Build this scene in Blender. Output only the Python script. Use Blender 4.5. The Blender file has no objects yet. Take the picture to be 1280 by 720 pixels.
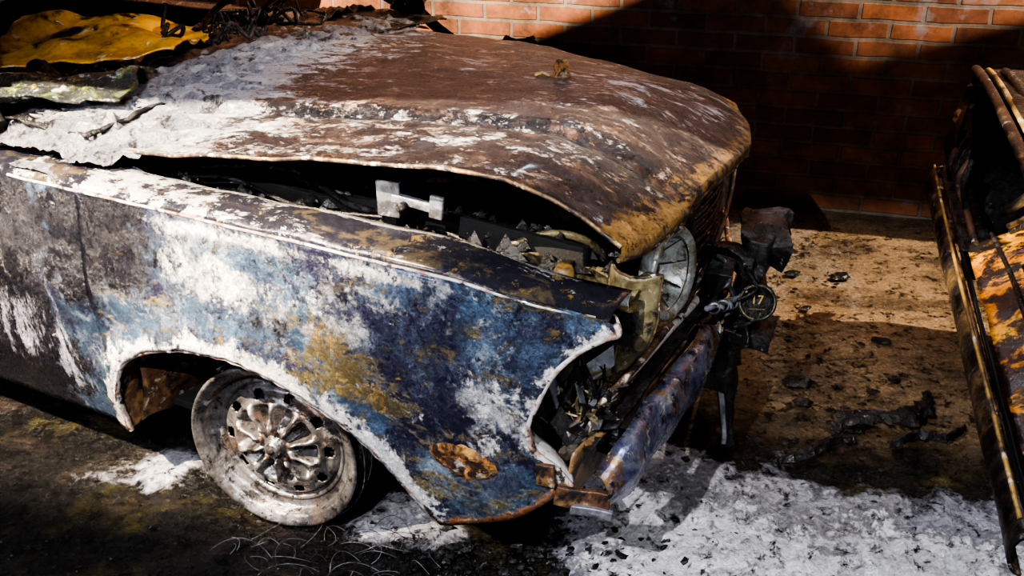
import bpy, math, random
from mathutils import Vector, noise, Matrix
random.seed(7)
R=math.radians
D=bpy.data
scene=bpy.context.scene
def N(x,y,z=0.0,s=1.0):
    return noise.noise(Vector((x*s,y*s,z*s)))
def FB(x,y,z=0.0,s=1.0,o=4):
    return noise.fractal(Vector((x*s,y*s,z*s)),0.8,2.1,o)
def tab(t,x):
    if x<=t[0][0]: return t[0][1]
    for i in range(len(t)-1):
        if x<=t[i+1][0]:
            a,b=t[i],t[i+1]
            k=(x-a[0])/max(1e-9,(b[0]-a[0]))
            return a[1]+(b[1]-a[1])*k
    return t[-1][1]
def sst(a,b,x):
    k=min(1,max(0,(x-a)/(b-a))); return k*k*(3-2*k)
# ------------------------------------------------------------ materials
def burnt(name,base,layers,rough=.6,metal=.2,bump=.25,bscale=60,coord='Object',varia=.25,bdist=.004,coat=0,spec=.5):
    m=D.materials.new(name); m.use_nodes=True
    nt=m.node_tree; n=nt.nodes; l=nt.links
    b=n['Principled BSDF']
    tc=n.new('ShaderNodeTexCoord')
    b.inputs['Metallic'].default_value=metal
    b.inputs['Specular IOR Level'].default_value=spec
    b.inputs['Coat Weight'].default_value=coat; b.inputs['Coat Roughness'].default_value=.10
    rgb=n.new('ShaderNodeRGB'); rgb.outputs[0].default_value=(*base,1); cur=rgb.outputs[0]
    hsum=None
    for i,L in enumerate(layers):
        col,scale,thr,wid=L['c'],L['s'],L['t'],L.get('w',.03)
        mp=n.new('ShaderNodeMapping'); mp.inputs['Scale'].default_value=L.get('st',(1,1,1)); mp.inputs['Location'].default_value=(i*3.7+L.get('seed',0),i*1.3,i*5.1)
        l.new(tc.outputs[coord],mp.inputs['Vector'])
        nz=n.new('ShaderNodeTexNoise'); nz.inputs['Scale'].default_value=scale; nz.inputs['Detail'].default_value=L.get('d',9); nz.inputs['Roughness'].default_value=L.get('r',.68); nz.inputs['Distortion'].default_value=L.get('dist',.3)
        l.new(mp.outputs[0],nz.inputs['Vector'])
        v=nz.outputs['Fac']
        if 'a' in L:
            at=n.new('ShaderNodeAttribute'); at.attribute_name=L['a']
            mu=n.new('ShaderNodeMath'); mu.operation='MULTIPLY_ADD'; mu.inputs[1].default_value=L.get('aw',.5)
            l.new(at.outputs['Fac'],mu.inputs[0]); l.new(v,mu.inputs[2]); v=mu.outputs[0]
        mr=n.new('ShaderNodeMapRange'); mr.inputs[1].default_value=thr-wid; mr.inputs[2].default_value=thr+wid; mr.inputs[4].default_value=L.get('o',1)
        l.new(v,mr.inputs[0])
        mx=n.new('ShaderNodeMix'); mx.data_type='RGBA'; l.new(mr.outputs[0],mx.inputs[0]); l.new(cur,mx.inputs[6]); mx.inputs[7].default_value=(*col,1)
        cur=mx.outputs[2]
        if hsum is None: hsum=mr.outputs[0]
        else:
            ad=n.new('ShaderNodeMath'); ad.operation='ADD'; l.new(hsum,ad.inputs[0]); l.new(mr.outputs[0],ad.inputs[1]); hsum=ad.outputs[0]
    nz=n.new('ShaderNodeTexNoise'); nz.inputs['Scale'].default_value=bscale; nz.inputs['Detail'].default_value=8; nz.inputs['Roughness'].default_value=.7
    l.new(tc.outputs[coord],nz.inputs['Vector'])
    mr=n.new('ShaderNodeMapRange'); mr.inputs[1].default_value=.3; mr.inputs[2].default_value=.7; mr.inputs[3].default_value=1-varia; mr.inputs[4].default_value=1+varia
    l.new(nz.outputs['Fac'],mr.inputs[0])
    vm=n.new('ShaderNodeVectorMath'); vm.operation='SCALE'; l.new(cur,vm.inputs[0]); l.new(mr.outputs[0],vm.inputs[3])
    l.new(vm.outputs[0],b.inputs['Base Color'])
    rr=n.new('ShaderNodeMapRange'); rr.inputs[1].default_value=.3; rr.inputs[2].default_value=.7; rr.inputs[3].default_value=max(.05,rough-.15); rr.inputs[4].default_value=min(1,rough+.2); l.new(nz.outputs['Fac'],rr.inputs[0]); l.new(rr.outputs[0],b.inputs['Roughness'])
    ad=n.new('ShaderNodeMath'); ad.operation='MULTIPLY_ADD'; ad.inputs[1].default_value=1.0
    l.new(nz.outputs['Fac'],ad.inputs[0])
    if hsum is not None: l.new(hsum,ad.inputs[2])
    bp=n.new('ShaderNodeBump'); bp.inputs['Strength'].default_value=bump; bp.inputs['Distance'].default_value=bdist
    l.new(ad.outputs[0],bp.inputs['Height']); l.new(bp.outputs[0],b.inputs['Normal'])
    return m
W=(.78,.77,.77)
M={}
M['side']=burnt('side_burnt_paint',(.034,.050,.090),[
  dict(c=(.085,.145,.235),s=6,t=.50,w=.10,st=(1,1,1.5)),
  dict(c=(.26,.33,.42),s=10,t=.575,w=.06,r=.78),
  dict(c=(.024,.024,.055),s=7,t=.520,w=.04,r=.75),
  dict(c=(.15,.12,.06),s=12,t=.575,w=.02,a='rust',aw=.14,st=(.8,1,1.6),r=.78),
  dict(c=(.40,.41,.45),s=13,t=.625,w=.04,a='ash',aw=.16,r=.8),
  dict(c=W,s=12,t=.638,w=.018,a='ash',aw=.18,r=.83,d=14),
  dict(c=(.050,.060,.10),s=17,t=.553,w=.02,r=.82,d=13),
  dict(c=(.016,.016,.024),s=9,t=.575,w=.03,a='char',aw=.28,r=.8,d=13),
  dict(c=(.28,.18,.06),s=18,t=.655,w=.015,a='rust',aw=.12,r=.8),
  dict(c=W,s=15,t=.67,w=.02,a='edge',aw=.26,r=.8,d=13),
  dict(c=(.36,.16,.07),s=22,t=.77,w=.04,a='edge2',aw=.36,r=.78),
  dict(c=(.03,.025,.03),s=34,t=.60,w=.02,r=.8),
  dict(c=(.42,.42,.52),s=8,t=.72,w=.03,a='smear',aw=.22,st=(2.4,1,.7),r=.82),
 ],rough=.24,metal=.40,bump=.6,bscale=120,coat=.45)
M['hood']=burnt('hood_burnt_paint',(.030,.022,.023),[
  dict(c=(.010,.010,.016),s=8,t=.475,w=.05,st=(.8,1.2,1),r=.78),
  dict(c=(.085,.050,.038),s=14,t=.56,w=.03,st=(.7,1.3,1),r=.78),
  dict(c=(.46,.34,.27),s=13,t=.578,w=.012,st=(.7,1.3,1),r=.84,d=14,a='ash',aw=.05),
  dict(c=(.62,.61,.64),s=15,t=.603,w=.012,st=(.7,1.3,1),r=.85,d=14,a='ash',aw=.19),
  dict(c=(.018,.015,.019),s=22,t=.542,w=.010,st=(.6,1.3,1),r=.84,d=13),
  dict(c=(.36,.20,.06),s=24,t=.70,w=.04,a='rust',aw=.20,r=.82),
  dict(c=(.008,.008,.013),s=14,t=.585,w=.02,st=(.7,1.2,1),a='char',aw=.2,r=.8),
  dict(c=(.62,.62,.66),s=10,t=.78,w=.04,a='foamy',aw=.32,r=.84,st=(.6,1.8,1)),
 ],rough=.34,metal=.03,bump=.9,bscale=90,coat=.05,spec=.4)
M['top']=burnt('fender_top_char',(.026,.026,.038),[
  dict(c=(.10,.08,.055),s=14,t=.56,w=.03,st=(.6,1,1)),
  dict(c=(.50,.49,.50),s=16,t=.61,w=.02,st=(.6,1,1),a='ash',aw=.2,r=.78),
  dict(c=(.26,.17,.06),s=20,t=.64,w=.02,a='rust',aw=.2,r=.78)],rough=.22,metal=.35,coat=.4)
M['rust']=burnt('rusty_steel',(.11,.055,.035),[
  dict(c=(.32,.19,.08),s=14,t=.54,w=.06),dict(c=(.03,.025,.025),s=18,t=.53,w=.03),dict(c=(.6,.55,.5),s=20,t=.61,w=.03)],rough=.5,metal=.3)
M['ochre']=burnt('ochre_scorched_steel',(.34,.21,.06),[
  dict(c=(.12,.08,.04),s=9,t=.54,w=.06),dict(c=(.6,.57,.5),s=10,t=.60,w=.03),dict(c=(.035,.03,.03),s=12,t=.58,w=.03)],rough=.45,metal=.3)
M['lip']=burnt('ash_lip_steel',(.60,.57,.56),[
  dict(c=(.34,.20,.15),s=16,t=.54,w=.04),dict(c=(.30,.15,.06),s=26,t=.60,w=.03),dict(c=(.05,.04,.04),s=30,t=.57,w=.02)],rough=.5,metal=.15)
M['hoodlip']=burnt('hood_lip_steel',(.14,.09,.05),[
  dict(c=(.42,.28,.12),s=22,t=.56,w=.04),dict(c=(.04,.03,.03),s=30,t=.51,w=.03),dict(c=(.6,.55,.5),s=34,t=.60,w=.02)],rough=.45,metal=.3)
M['char']=burnt('charred_black',(.012,.0115,.013),[
  dict(c=(.045,.043,.046),s=18,t=.56,w=.05),dict(c=(.34,.33,.35),s=40,t=.65,w=.02)],rough=.28,metal=.25,bump=.7,bscale=60)
M['soot']=burnt('soot_black',(.007,.007,.008),[dict(c=(.02,.019,.019),s=9,t=.58,w=.06)],rough=.8,metal=0,bump=.5,bscale=40)
M['wheel']=burnt('scorched_alloy',(.15,.145,.15),[
  dict(c=(.32,.31,.32),s=8,t=.53,w=.08),dict(c=(.06,.055,.055),s=14,t=.55,w=.06),dict(c=(.24,.16,.12),s=10,t=.60,w=.05),dict(c=(.54,.53,.54),s=16,t=.65,w=.03),dict(c=(.04,.036,.036),s=40,t=.59,w=.03)],rough=.22,metal=.65,varia=.2,coat=.25)
M['chrome']=burnt('heat_blued_chrome',(.09,.10,.24),[
  dict(c=(.42,.45,.55),s=10,t=.52,w=.10,r=.75),dict(c=(.30,.18,.07),s=14,t=.60,w=.06,a='rust',aw=.2),dict(c=(.04,.03,.05),s=17,t=.54,w=.04,r=.75),dict(c=W,s=30,t=.61,w=.02)],rough=.22,metal=.7)
M['dchrome']=burnt('smoked_chrome',(.05,.042,.038),[
  dict(c=(.25,.17,.08),s=9,t=.57,w=.06),dict(c=(.012,.011,.012),s=9,t=.53,w=.04),dict(c=(.5,.46,.42),s=20,t=.64,w=.02)],rough=.3,metal=.6)
M['grey']=burnt('ashy_grey_metal',(.26,.27,.31),[
  dict(c=(.09,.09,.10),s=18,t=.51,w=.06),dict(c=(.60,.60,.62),s=24,t=.61,w=.03)],rough=.4,metal=.5)
M['pale']=burnt('baked_reflector',(.46,.48,.46),[
  dict(c=(.22,.17,.09),s=16,t=.54,w=.06),dict(c=(.04,.04,.04),s=26,t=.58,w=.03),dict(c=(.7,.7,.68),s=20,t=.60,w=.02)],rough=.28,metal=.3)
M['foam']=burnt('extinguisher_foam',(.54,.54,.60),[
  dict(c=(.30,.30,.38),s=14,t=.51,w=.08,r=.75),dict(c=(.82,.82,.85),s=26,t=.56,w=.06),dict(c=(.07,.066,.076),s=20,t=.56,w=.03,r=.82)],rough=.35,metal=0,bump=1,bscale=170,bdist=.014)
M['yellow']=burnt('scorched_yellow_paint',(.72,.40,.03),[
  dict(c=(.40,.20,.02),s=7,t=.54,w=.06),dict(c=(.03,.03,.03),s=6,t=.56,w=.03),dict(c=(.7,.68,.6),s=14,t=.62,w=.02)],rough=.35,metal=.1)
M['green']=burnt('melted_green_trim',(.03,.035,.038),[
  dict(c=(.16,.20,.08),s=18,t=.56,w=.04),dict(c=(.45,.37,.06),s=26,t=.62,w=.03),dict(c=(.5,.5,.5),s=30,t=.58,w=.02)],rough=.2,metal=.2,bump=.8,bdist=.01)
M['olive']=burnt('olive_scorched_steel',(.09,.078,.045),[
  dict(c=(.32,.27,.14),s=16,t=.55,w=.05,r=.75),dict(c=(.02,.02,.02),s=18,t=.53,w=.03,r=.75),dict(c=(.6,.57,.5),s=24,t=.62,w=.03)],rough=.3,metal=.35)
M['tanpanel']=burnt('scorched_tan_panel',(.27,.23,.13),[
  dict(c=(.12,.09,.045),s=12,t=.53,w=.05),dict(c=(.03,.03,.03),s=16,t=.58,w=.03),dict(c=(.6,.57,.5),s=19,t=.61,w=.03)],rough=.35,metal=.3)
M['orange']=burnt('fire_orange_plate',(.55,.20,.012),[
  dict(c=(.70,.36,.03),s=10,t=.56,w=.06),dict(c=(.015,.014,.016),s=9,t=.475,w=.03,r=.78),dict(c=(.10,.06,.08),s=14,t=.60,w=.03)],rough=.3,metal=.3)
M['ember']=burnt('orange_rust_scab',(.46,.20,.06),[
  dict(c=(.74,.40,.13),s=22,t=.52,w=.05),dict(c=(.07,.03,.02),s=32,t=.53,w=.03,r=.75),dict(c=(.7,.6,.5),s=40,t=.60,w=.03)],rough=.8,metal=.05,bump=1,bscale=120,bdist=.01)
M['paintedsteel']=burnt('lamp_housing_paint',(.03,.03,.03),[],rough=.5,metal=.3)
# ------------------------------------------------------------ mesh helpers
def mk(name,verts,faces,mat,parent=None,smooth=True,solid=0,attrs=None):
    me=D.meshes.new(name); me.from_pydata([tuple(v) for v in verts],[],faces); me.update()
    if smooth:
        for p in me.polygons: p.use_smooth=True
    if attrs:
        for k,vals in attrs.items():
            a=me.attributes.new(k,'FLOAT','POINT')
            a.data.foreach_set('value',vals)
    ob=D.objects.new(name,me); scene.collection.objects.link(ob)
    if mat: me.materials.append(M[mat] if isinstance(mat,str) else mat)
    if parent: ob.parent=parent
    if solid:
        s=ob.modifiers.new('solid','SOLIDIFY'); s.thickness=abs(solid); s.offset=0
    return ob
def grid(name,fn,nu,nv,mat,parent=None,solid=0,attr=None,smooth=True):
    vs=[];at={}
    for i in range(nu+1):
        for j in range(nv+1):
            p=fn(i/nu,j/nv); vs.append(p)
            if attr:
                for k,v in attr(p).items(): at.setdefault(k,[]).append(v)
    fs=[]
    for i in range(nu):
        for j in range(nv):
            a=i*(nv+1)+j
            fs.append((a,a+nv+1,a+nv+2,a+1))
    return mk(name,vs,fs,mat,parent,smooth,solid,at or None)
def tube(name,pts,r,mat,parent=None,cyc=False,res=4):
    cu=D.curves.new(name,'CURVE'); cu.dimensions='3D'; cu.bevel_depth=r; cu.bevel_resolution=res
    sp=cu.splines.new('POLY'); sp.points.add(len(pts)-1)
    for i,p in enumerate(pts): sp.points[i].co=(p[0],p[1],p[2],1)
    sp.use_cyclic_u=cyc; sp.use_smooth=True
    cu.use_fill_caps=True
    cu.materials.append(M[mat])
    ob=D.objects.new(name,cu); scene.collection.objects.link(ob)
    if parent: ob.parent=parent
    return ob
def spline(pts,n=8):
    out=[];P=[Vector(p) for p in pts]
    for i in range(len(P)-1):
        p0=P[max(0,i-1)];p1=P[i];p2=P[i+1];p3=P[min(len(P)-1,i+2)]
        for k in range(n):
            t=k/n
            out.append(.5*((2*p1)+(-p0+p2)*t+(2*p0-5*p1+4*p2-p3)*t*t+(-p0+3*p1-3*p2+p3)*t**3))
    out.append(P[-1]); return out
def box(name,c,s,mat,parent=None,rot=(0,0,0),bev=.006,warp=0):
    import bmesh
    bm=bmesh.new(); bmesh.ops.create_cube(bm,size=1)
    if warp: bmesh.ops.subdivide_edges(bm,edges=bm.edges[:],cuts=4,use_grid_fill=True)
    for v in bm.verts:
        v.co=Vector((v.co.x*s[0],v.co.y*s[1],v.co.z*s[2]))
        if warp:
            q=v.co+Vector(c)
            v.co+=Vector((N(q.x,q.y,q.z,14),N(q.x+5,q.y,q.z,14),N(q.x,q.y+9,q.z,14)))*warp
    me=D.meshes.new(name); bm.to_mesh(me); bm.free()
    ob=D.objects.new(name,me); scene.collection.objects.link(ob); me.materials.append(M[mat])
    ob.location=c; ob.rotation_euler=rot
    if parent: ob.parent=parent
    if bev:
        b=ob.modifiers.new('b','BEVEL'); b.width=bev; b.segments=2
    if warp:
        for p in me.polygons: p.use_smooth=True
    return ob
def lathe(name,prof,mat,parent=None,seg=64,loc=(0,0,0),rot=(0,0,0),wob=0):
    vs=[];fs=[];n=len(prof)
    for i in range(seg):
        t=2*math.pi*i/seg
        for (r,a) in prof:
            rr=r*(1+wob*N(math.cos(t)*2,math.sin(t)*2,a*10))
            vs.append((rr*math.cos(t),a,rr*math.sin(t)))
    for i in range(seg):
        for j in range(n-1):
            a=i*n+j;b=((i+1)%seg)*n+j
            fs.append((a,b,b+1,a+1))
    ob=mk(name,vs,fs,mat,parent)
    ob.location=loc; ob.rotation_euler=rot
    return ob
def empty(name,loc,rz=0,parent=None,rot=None):
    e=D.objects.new(name,None); scene.collection.objects.link(e); e.location=loc; e.rotation_euler=rot or (0,0,rz); e.empty_display_size=.2
    if parent: e.parent=parent
    return e
def gs(x,z,cx,cz,rx,rz=None):
    rz=rz or rx
    return math.exp(-((x-cx)/rx)**2-((z-cz)/rz)**2)
# ============================================================ BURNT CAR (origin: near front wheel footprint)
car=empty('burnt_car',(-.5,1.74,0),R(-27.9))
ARCH=[(-.396,.14),(-.395,.226),(-.35,.335),(-.26,.398),(-.13,.44),(0,.452),(.11,.432),(.215,.392),(.32,.332),(.39,.265),(.438,.198)]
archs=[(p.x,p.z) for p in spline([(a,0,b) for a,b in ARCH],6)]
BOT=[(-3.2,.30),(-3.0,.22),(-2.99,.2),(-2.945,.14),(-2.944,.23),(-2.85,.36),(-2.68,.43),(-2.55,.44),(-2.40,.42),(-2.25,.34),(-2.16,.23),(-2.159,.14),(-.397,.14)]+ARCH[1:]+[(.439,.198),(.508,.212)]
FRONT=[(0,.690,.353),(.12,.665,.392),(.22,.632,.425),(.32,.622,.47),(.45,.636,.52),(.62,.660,.58),(.75,.694,.622),(.86,.735,.652),(.94,.757,.664),(1,.752,.680)]
def dist_arch(x,z):
    return min(math.hypot(x-a,z-b) for a,b in archs[::2])
def sidey(x,z):
    y=-.05-.022*math.exp(-((z-.52)/.14)**2)+.03*sst(.3,.12,z)
    if x>-.7 and x<.6:
        y-=.02*math.exp(-(dist_arch(x,z)/.045)**2)
    y+=.05*sst(.5,.76,x)**2
    y+=.006*N(x,z,0,5)+.003*N(x,z,4,14)
    return y
def crz(x): return .72-.040*sst(.46,.80,x)
def side_pt(X,v):
    if X<=.5:
        zb=tab(BOT,X)
        z=zb+(.72-zb)*v; x=X
    else:
        k=(X-.5)/.25
        zb=.212; p0=(.5,zb+(.72-zb)*v)
        fx=tab([(a,b) for a,b,c in FRONT],v); fz=tab([(a,c) for a,b,c in FRONT],v)
        x=p0[0]+(fx-p0[0])*k; z=p0[1]+(fz-p0[1])*k
        z-=.015*math.sin(k*math.pi)*(1-v)
        z+=v*.008*math.sin(k*math.pi)
    return x,z
cols=[-3.2+i*.05 for i in range(50)]
cols=[c for c in cols if c<-.72]+[-2.945,-2.944,-2.16,-2.159,-.397,-.396,-.395]
cols+=[-.70+i*.02 for i in range(60)]+[.5+.25*i/16 for i in range(17)]
cols=sorted(set(round(c,4) for c in cols if c<=.75))
NV=40
vs=[];at={'ash':[],'char':[],'rust':[],'edge':[],'edge2':[],'smear':[]}
for X in cols:
    for j in range(NV+1):
        v=j/NV; x,z=side_pt(X,v); vs.append((x,sidey(x,z),z))
        d=dist_arch(x,z) if x>-1 else 1
        fl=min(math.hypot(x-b,z-c) for a,b,c in FRONT) if x>.4 else 1
        at['ash'].append(.8*gs(x,z,-.13,.65,.10,.07)+.9*gs(x,z,-.02,.59,.12,.06)+.35*gs(x,z,.2,.60,.14,.07)+.85*gs(x,z,.56,.50,.07,.12)+.3*gs(x,z,.35,.66,.15)+.5*gs(x,z,-.3,.42,.12,.06)-.6*gs(x,z,-.45,.6,.25,.2)-.6*sst(-.5,-.9,x)-.4*gs(x,z,.4,.45,.10,.08)-.4*gs(x,z,.40,.56,.08,.06)-.3*gs(x,z,.10,.50,.07,.04)-.3*gs(x,z,.62,.6,.06,.06)+.9*gs(x,z,0,.70,.5,.014))
        at['char'].append(1.05*gs(x,z,-.36,.62,.15,.12)+.9*sst(-.42,-.70,x)-.5*gs(x,z,.0,.62,.2,.1)-.35*gs(x,z,.5,.5,.25,.25)+.55*gs(x,z,.08,.55,.06,.04)+.5*gs(x,z,.12,.66,.12,.03)-.6*math.exp(-(d/.06)**2))
        at['rust'].append(gs(x,z,.28,.46,.12,.05)+.8*gs(x,z,.22,.55,.08,.05)-.4*sst(-.3,-.5,x)+.6*gs(x,z,.45,.3,.06,.08)+.4*gs(x,z,.1,.45,.12,.05))
        at['smear'].append(gs(x,z,-.70,.38,.25,.16)+.5*gs(x,z,-.5,.25,.12,.1)-.9*sst(-.35,-.2,x))
        lowf=math.exp(-((v*(.72-.2))/.03)**2) if x>.42 else 0
        at['edge'].append(max(math.exp(-(d/.045)**2)*(1 if x<.40 or z>.24 else .4),.9*math.exp(-(fl/.03)**2), .5*lowf))
        at['edge2'].append(max(lowf, math.exp(-(d/.014)**2)*.8, .7*math.exp(-(fl/.010)**2), .9*gs(x,z,.50,.365,.075,.045)))
nc=len(cols);fs=[]
for i in range(nc-1):
    if cols[i+1]-cols[i]<.0012: continue
    for j in range(NV):
        a=i*(NV+1)+j; fs.append((a,a+NV+1,a+NV+2,a+1))
mk('side_panel',vs,fs,'side',car,solid=.004,attrs=at)
def farmap(x,y,z):
    x2=x if x<.1 else .1+(x-.1)*.5
    return (x2,1.58-y-.06*sst(0,.5,x),z-(.06+.12*sst(-.3,.35,x))*sst(.2,.6,z)*sst(-1.2,-.5,x))
mk('far_side_panel',[farmap(x,y,z) for x,y,z in vs],[f[::-1] for f in fs],'side',car,solid=.004,attrs=at)
tube('arch_lip',[(x,sidey(x,z)+.006,z-.003) for x,z in archs],.007,'lip',car)
fr=spline([(b,sidey(b,c)+.004,c) for a,b,c in FRONT],5)
tube('nacelle_lip',fr,.0065,'lip',car)
vs=[];fs=[]
for i,p in enumerate(fr):
    for k in range(4):
        q=k/3
        vs.append((p.x-.02*q-.02*q*q,p.y+.010+.05*q,p.z-(.0 if i<10 else .01)*q))
for i in range(len(fr)-1):
    for k in range(3):
        a=i*4+k; fs.append((a,a+4,a+5,a+1))
mk('nacelle_return',vs,fs,'lip',car,solid=.004)
TOPP=[(-.05,.718),(-.046,.730),(-.03,.738),(.0,.742),(.03,.744),(.045,.742),(.052,.728),(.056,.706),(.075,.700),(.098,.698),(.105,.66),(.108,.60),(.112,.45),(.12,.30)]
TX=[-.62+i*.02 for i in range(69)]
vs=[];fs=[];at={'ash':[],'rust':[]}
for x in TX:
    k=sst(.44,.78,x)
    for i,(y,z) in enumerate(TOPP):
        zz=z-.050*k*(1 if i<10 else .4)+.004*N(x,y,1,9)
        yy=y+ .05*sst(.5,.76,x)**2*(1 if i<6 else .6)+.006*N(x,i,0,5)*(1 if i>3 else 0)
        if i>=6: yy+=.03*gs(x,0,.3,0,.25,1)
        if i==0: yy=sidey(x,.72); zz=crz(x)-.002
        if i>9 and x>.56: zz=max(zz,.60)
        vs.append((x,yy,zz)); at['ash'].append(1.0 if i in (5,6,7) else (.5*gs(x,0,-.3,0,.4,9) if i<5 else -.2)); at['rust'].append(.9 if 7<=i<=10 and x>.1 else (.2 if i<5 and x>.2 else 0))
n=len(TOPP)
for i in range(len(TX)-1):
    for j in range(n-1):
        a=i*n+j; fs.append((a,a+n,a+n+1,a+1))
mk('fender_top',vs,fs,'top',car,solid=.003,attrs=at)
mk('far_fender_top',[farmap(x,y,z) for x,y,z in vs],[f[::-1] for f in fs],'soot',car,solid=.003,attrs=at)
tube('crease_bead',[(x,sidey(x,.72)-.001,crz(x)+.001) for x in [-.6+i*.03 for i in range(45)]],.003,'lip',car)
def scab(u,v):
    t=2*math.pi*u; r=v
    pw=lambda c:math.copysign(abs(c)**1.25,c)
    x=.5+.070*r*pw(math.cos(t))*(1+.12*N(math.cos(t),math.sin(t),0,2)); z=.372+.038*r*math.sin(t)*(1+.2*N(math.cos(t),math.sin(t),3,2))+.02*(x-.5)
    return (x,sidey(x,z)-.004-.010*(1-r**3)+.012*math.exp(-(r/.45)**2)-.005*N(x,z,0,70),z)
grid('side_marker',scab,60,18,'ember',car)
# ---- hood
HN=[(-.50,.765),(-.268,.782),(.123,.838),(.371,.862),(.52,.862),(.60,.845),(.67,.814),(.73,.784),(.77,.760)]
HC=[(-.50,.818),(-.2,.836),(.3,.848),(.5,.840),(.62,.815),(.70,.782),(.77,.745)]
HF=[(-.50,.74),(0,.72),(.25,.68),(.45,.62),(.77,.50)]
HXF=[(.0,.728),(.03,.745),(.10,.760),(.3,.768),(.45,.755),(.54,.715),(.63,.655),(.8,.575),(.95,.49),(1,.46)]
def hood_z(x,y):
    v=min(1,max(0,(y-.07)/1.43))
    a,b,c=tab(HN,x),tab(HC,x),tab(HF,x)
    z=a*(1-v)*(1-2*v)+b*4*v*(1-v)+c*v*(2*v-1)
    z+=.014*sst(.285,.310,y)*sst(1.32,1.29,y)-.009*gs(y,0,.285,0,.016,1)
    z+=.008*N(x,y,2,5)+.004*N(x,y,5,16)
    return z
def hood_pt(s,v):
    xf=tab(HXF,v)
    y=.07+1.43*v
    if s<=.96:
        k=s/.96; x=-.50+(xf+.50)*(1-(1-k)**1.15)
        z=hood_z(x,y)
    else:
        k=(s-.96)/.04
        z=hood_z(xf,y)-.028*k-.003*N(xf,y,0,30); x=xf+.004*math.sin(k*3.14)-.004*k
    return (x,y-.004*sst(.03,.0,v),z)
def hood_attr(p):
    x,y,z=p
    e=sst(.07,.015,tab(HXF,min(1,max(0,(y-.07)/1.43)))-x)
    return {'ash':.6*sst(.10,-.35,x+.25*(y-.4))+.45*gs(x,y,.25,.2,.35,.12)+.35*gs(x,y,.55,.65,.2,.3)+.3*gs(x,y,.2,.8,.3,.2),
            'foamy':sst(-.05,-.36,x+.28*(y-.4)),
            'rust':e+.6*gs(x,y,.70,.18,.06,.10)+sst(.09,.07,y)*.6,'char':.4*gs(x,y,.45,.15,.12,.08)+.3*gs(x,y,.1,.5,.3,.15)}
grid('hood',hood_pt,110,130,'hood',car,solid=.004,attr=hood_attr)
tube('hood_front_lip',[hood_pt(1,v/60) for v in range(61)],.0045,'hoodlip',car)
tube('hood_side_lip',[(x,y,z-.003) for x,y,z in [hood_pt(s/60*.96,0) for s in range(0,61)]],.004,'hoodlip',car)
grid('hood_underside_frame',lambda s,v:((lambda x,y:(x,y,hood_z(x,y)-.022-.012*math.sin(v*math.pi*6)))(-.45+(tab(HXF,v)+.40)*s,.10+1.36*v)),40,40,'soot',car,solid=.003)
lathe('hood_ornament',[(0,-.034),(.013,-.033),(.018,-.022),(.015,-.008),(.022,.0),(.026,.006)],'ember',car,seg=24,loc=(.33,.68,hood_z(.33,.68)+.004),rot=(R(-90),0,0),wob=.1)
tube('ornament_stem',[(.31,.66,hood_z(.31,.66)+.004),(.295,.655,hood_z(.3,.66)+.010),(.28,.65,hood_z(.28,.65)+.004)],.004,'ochre',car)
# ---- wheels
def wheel(name,loc,rz):
    e=empty(name,loc,rz,car)
    lathe(name+'_rim',[(.150,.036),(.164,.034),(.170,.026),(.172,.012),(.177,.006),(.184,.003),(.189,-.002),(.194,-.003),(.197,.001),(.196,.007),(.190,.010),(.183,.012),(.179,.020),(.177,.045),(.160,.065),(.152,.085),(.155,.10),(.174,.118),(.179,.150),(.186,.158),(.197,.160),(.197,.166),(.190,.168),(.172,.160)],'wheel',e,seg=96,wob=.006)
    nr,nt=50,300; ro=.150
    vs=[];fs=[]
    NS=10
    for i in range(nr+1):
        r=ro*i/nr
        for j in range(nt):
            t=2*math.pi*j/nt
            ph=(t*NS/(2*math.pi))%1.0
            rib=math.exp(-((ph-.5)/.15)**2)
            y=.036-.004*sst(.15,.12,r)
            y-=rib*.024*sst(.028,.05,r)*sst(.108,.085,r)
            y-=.016*sst(.06,.03,r)
            y+=.012*math.exp(-((r-.137)/.006)**2)
            y-=.008*math.exp(-((r-.101)/.007)**2)
            y+=.016*(1-rib)*sst(.04,.06,r)*sst(.095,.08,r)
            vs.append((r*math.cos(t),y,r*math.sin(t)))
    def hole(r,t):
        ph=((t*NS/(2*math.pi)))%1.0
        q=ph if ph<.5 else ph-1
        arc=q*2*math.pi/NS*r
        return (abs(arc)/.0135)**3+(abs(r-.118)/.0105)**3<1
    for i in range(nr):
        for j in range(nt):
            if hole(ro*(i+.5)/nr,2*math.pi*(j+.5)/nt): continue
            a=i*nt+j;b=i*nt+(j+1)%nt
            fs.append((a,b,b+nt,a+nt))
    mk(name+'_disc',vs,fs,'wheel',e,solid=.004)
    lathe(name+'_hub',[(0,-.006),(.014,-.006),(.018,-.002),(.019,.010),(.026,.013),(.028,.03)],'wheel',e,seg=32)
    lathe(name+'_hub_cap',[(0,-.010),(.008,-.009),(.009,-.003)],'char',e,seg=20)
    for k in range(5):
        t=2*math.pi*k/5+.3
        lathe(name+'_nut_%d'%k,[(0,-.002),(.006,-.002),(.0075,.002),(.0075,.02)],'rust',e,seg=6,loc=(.036*math.cos(t),.010,.036*math.sin(t)))
    lathe(name+'_brake_drum',[(0,.06),(.115,.06),(.125,.07),(.125,.12),(0,.125)],'char',e,seg=48)
    return e
wh=wheel('front_wheel',(0,-.01,.197),R(9))
wheel('far_front_wheel',(0,1.50,.197),R(180+9))
wheel('rear_wheel',(-2.55,0,.197),0)
wheel('far_rear_wheel',(-2.55,1.58,.197),R(180))
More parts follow.
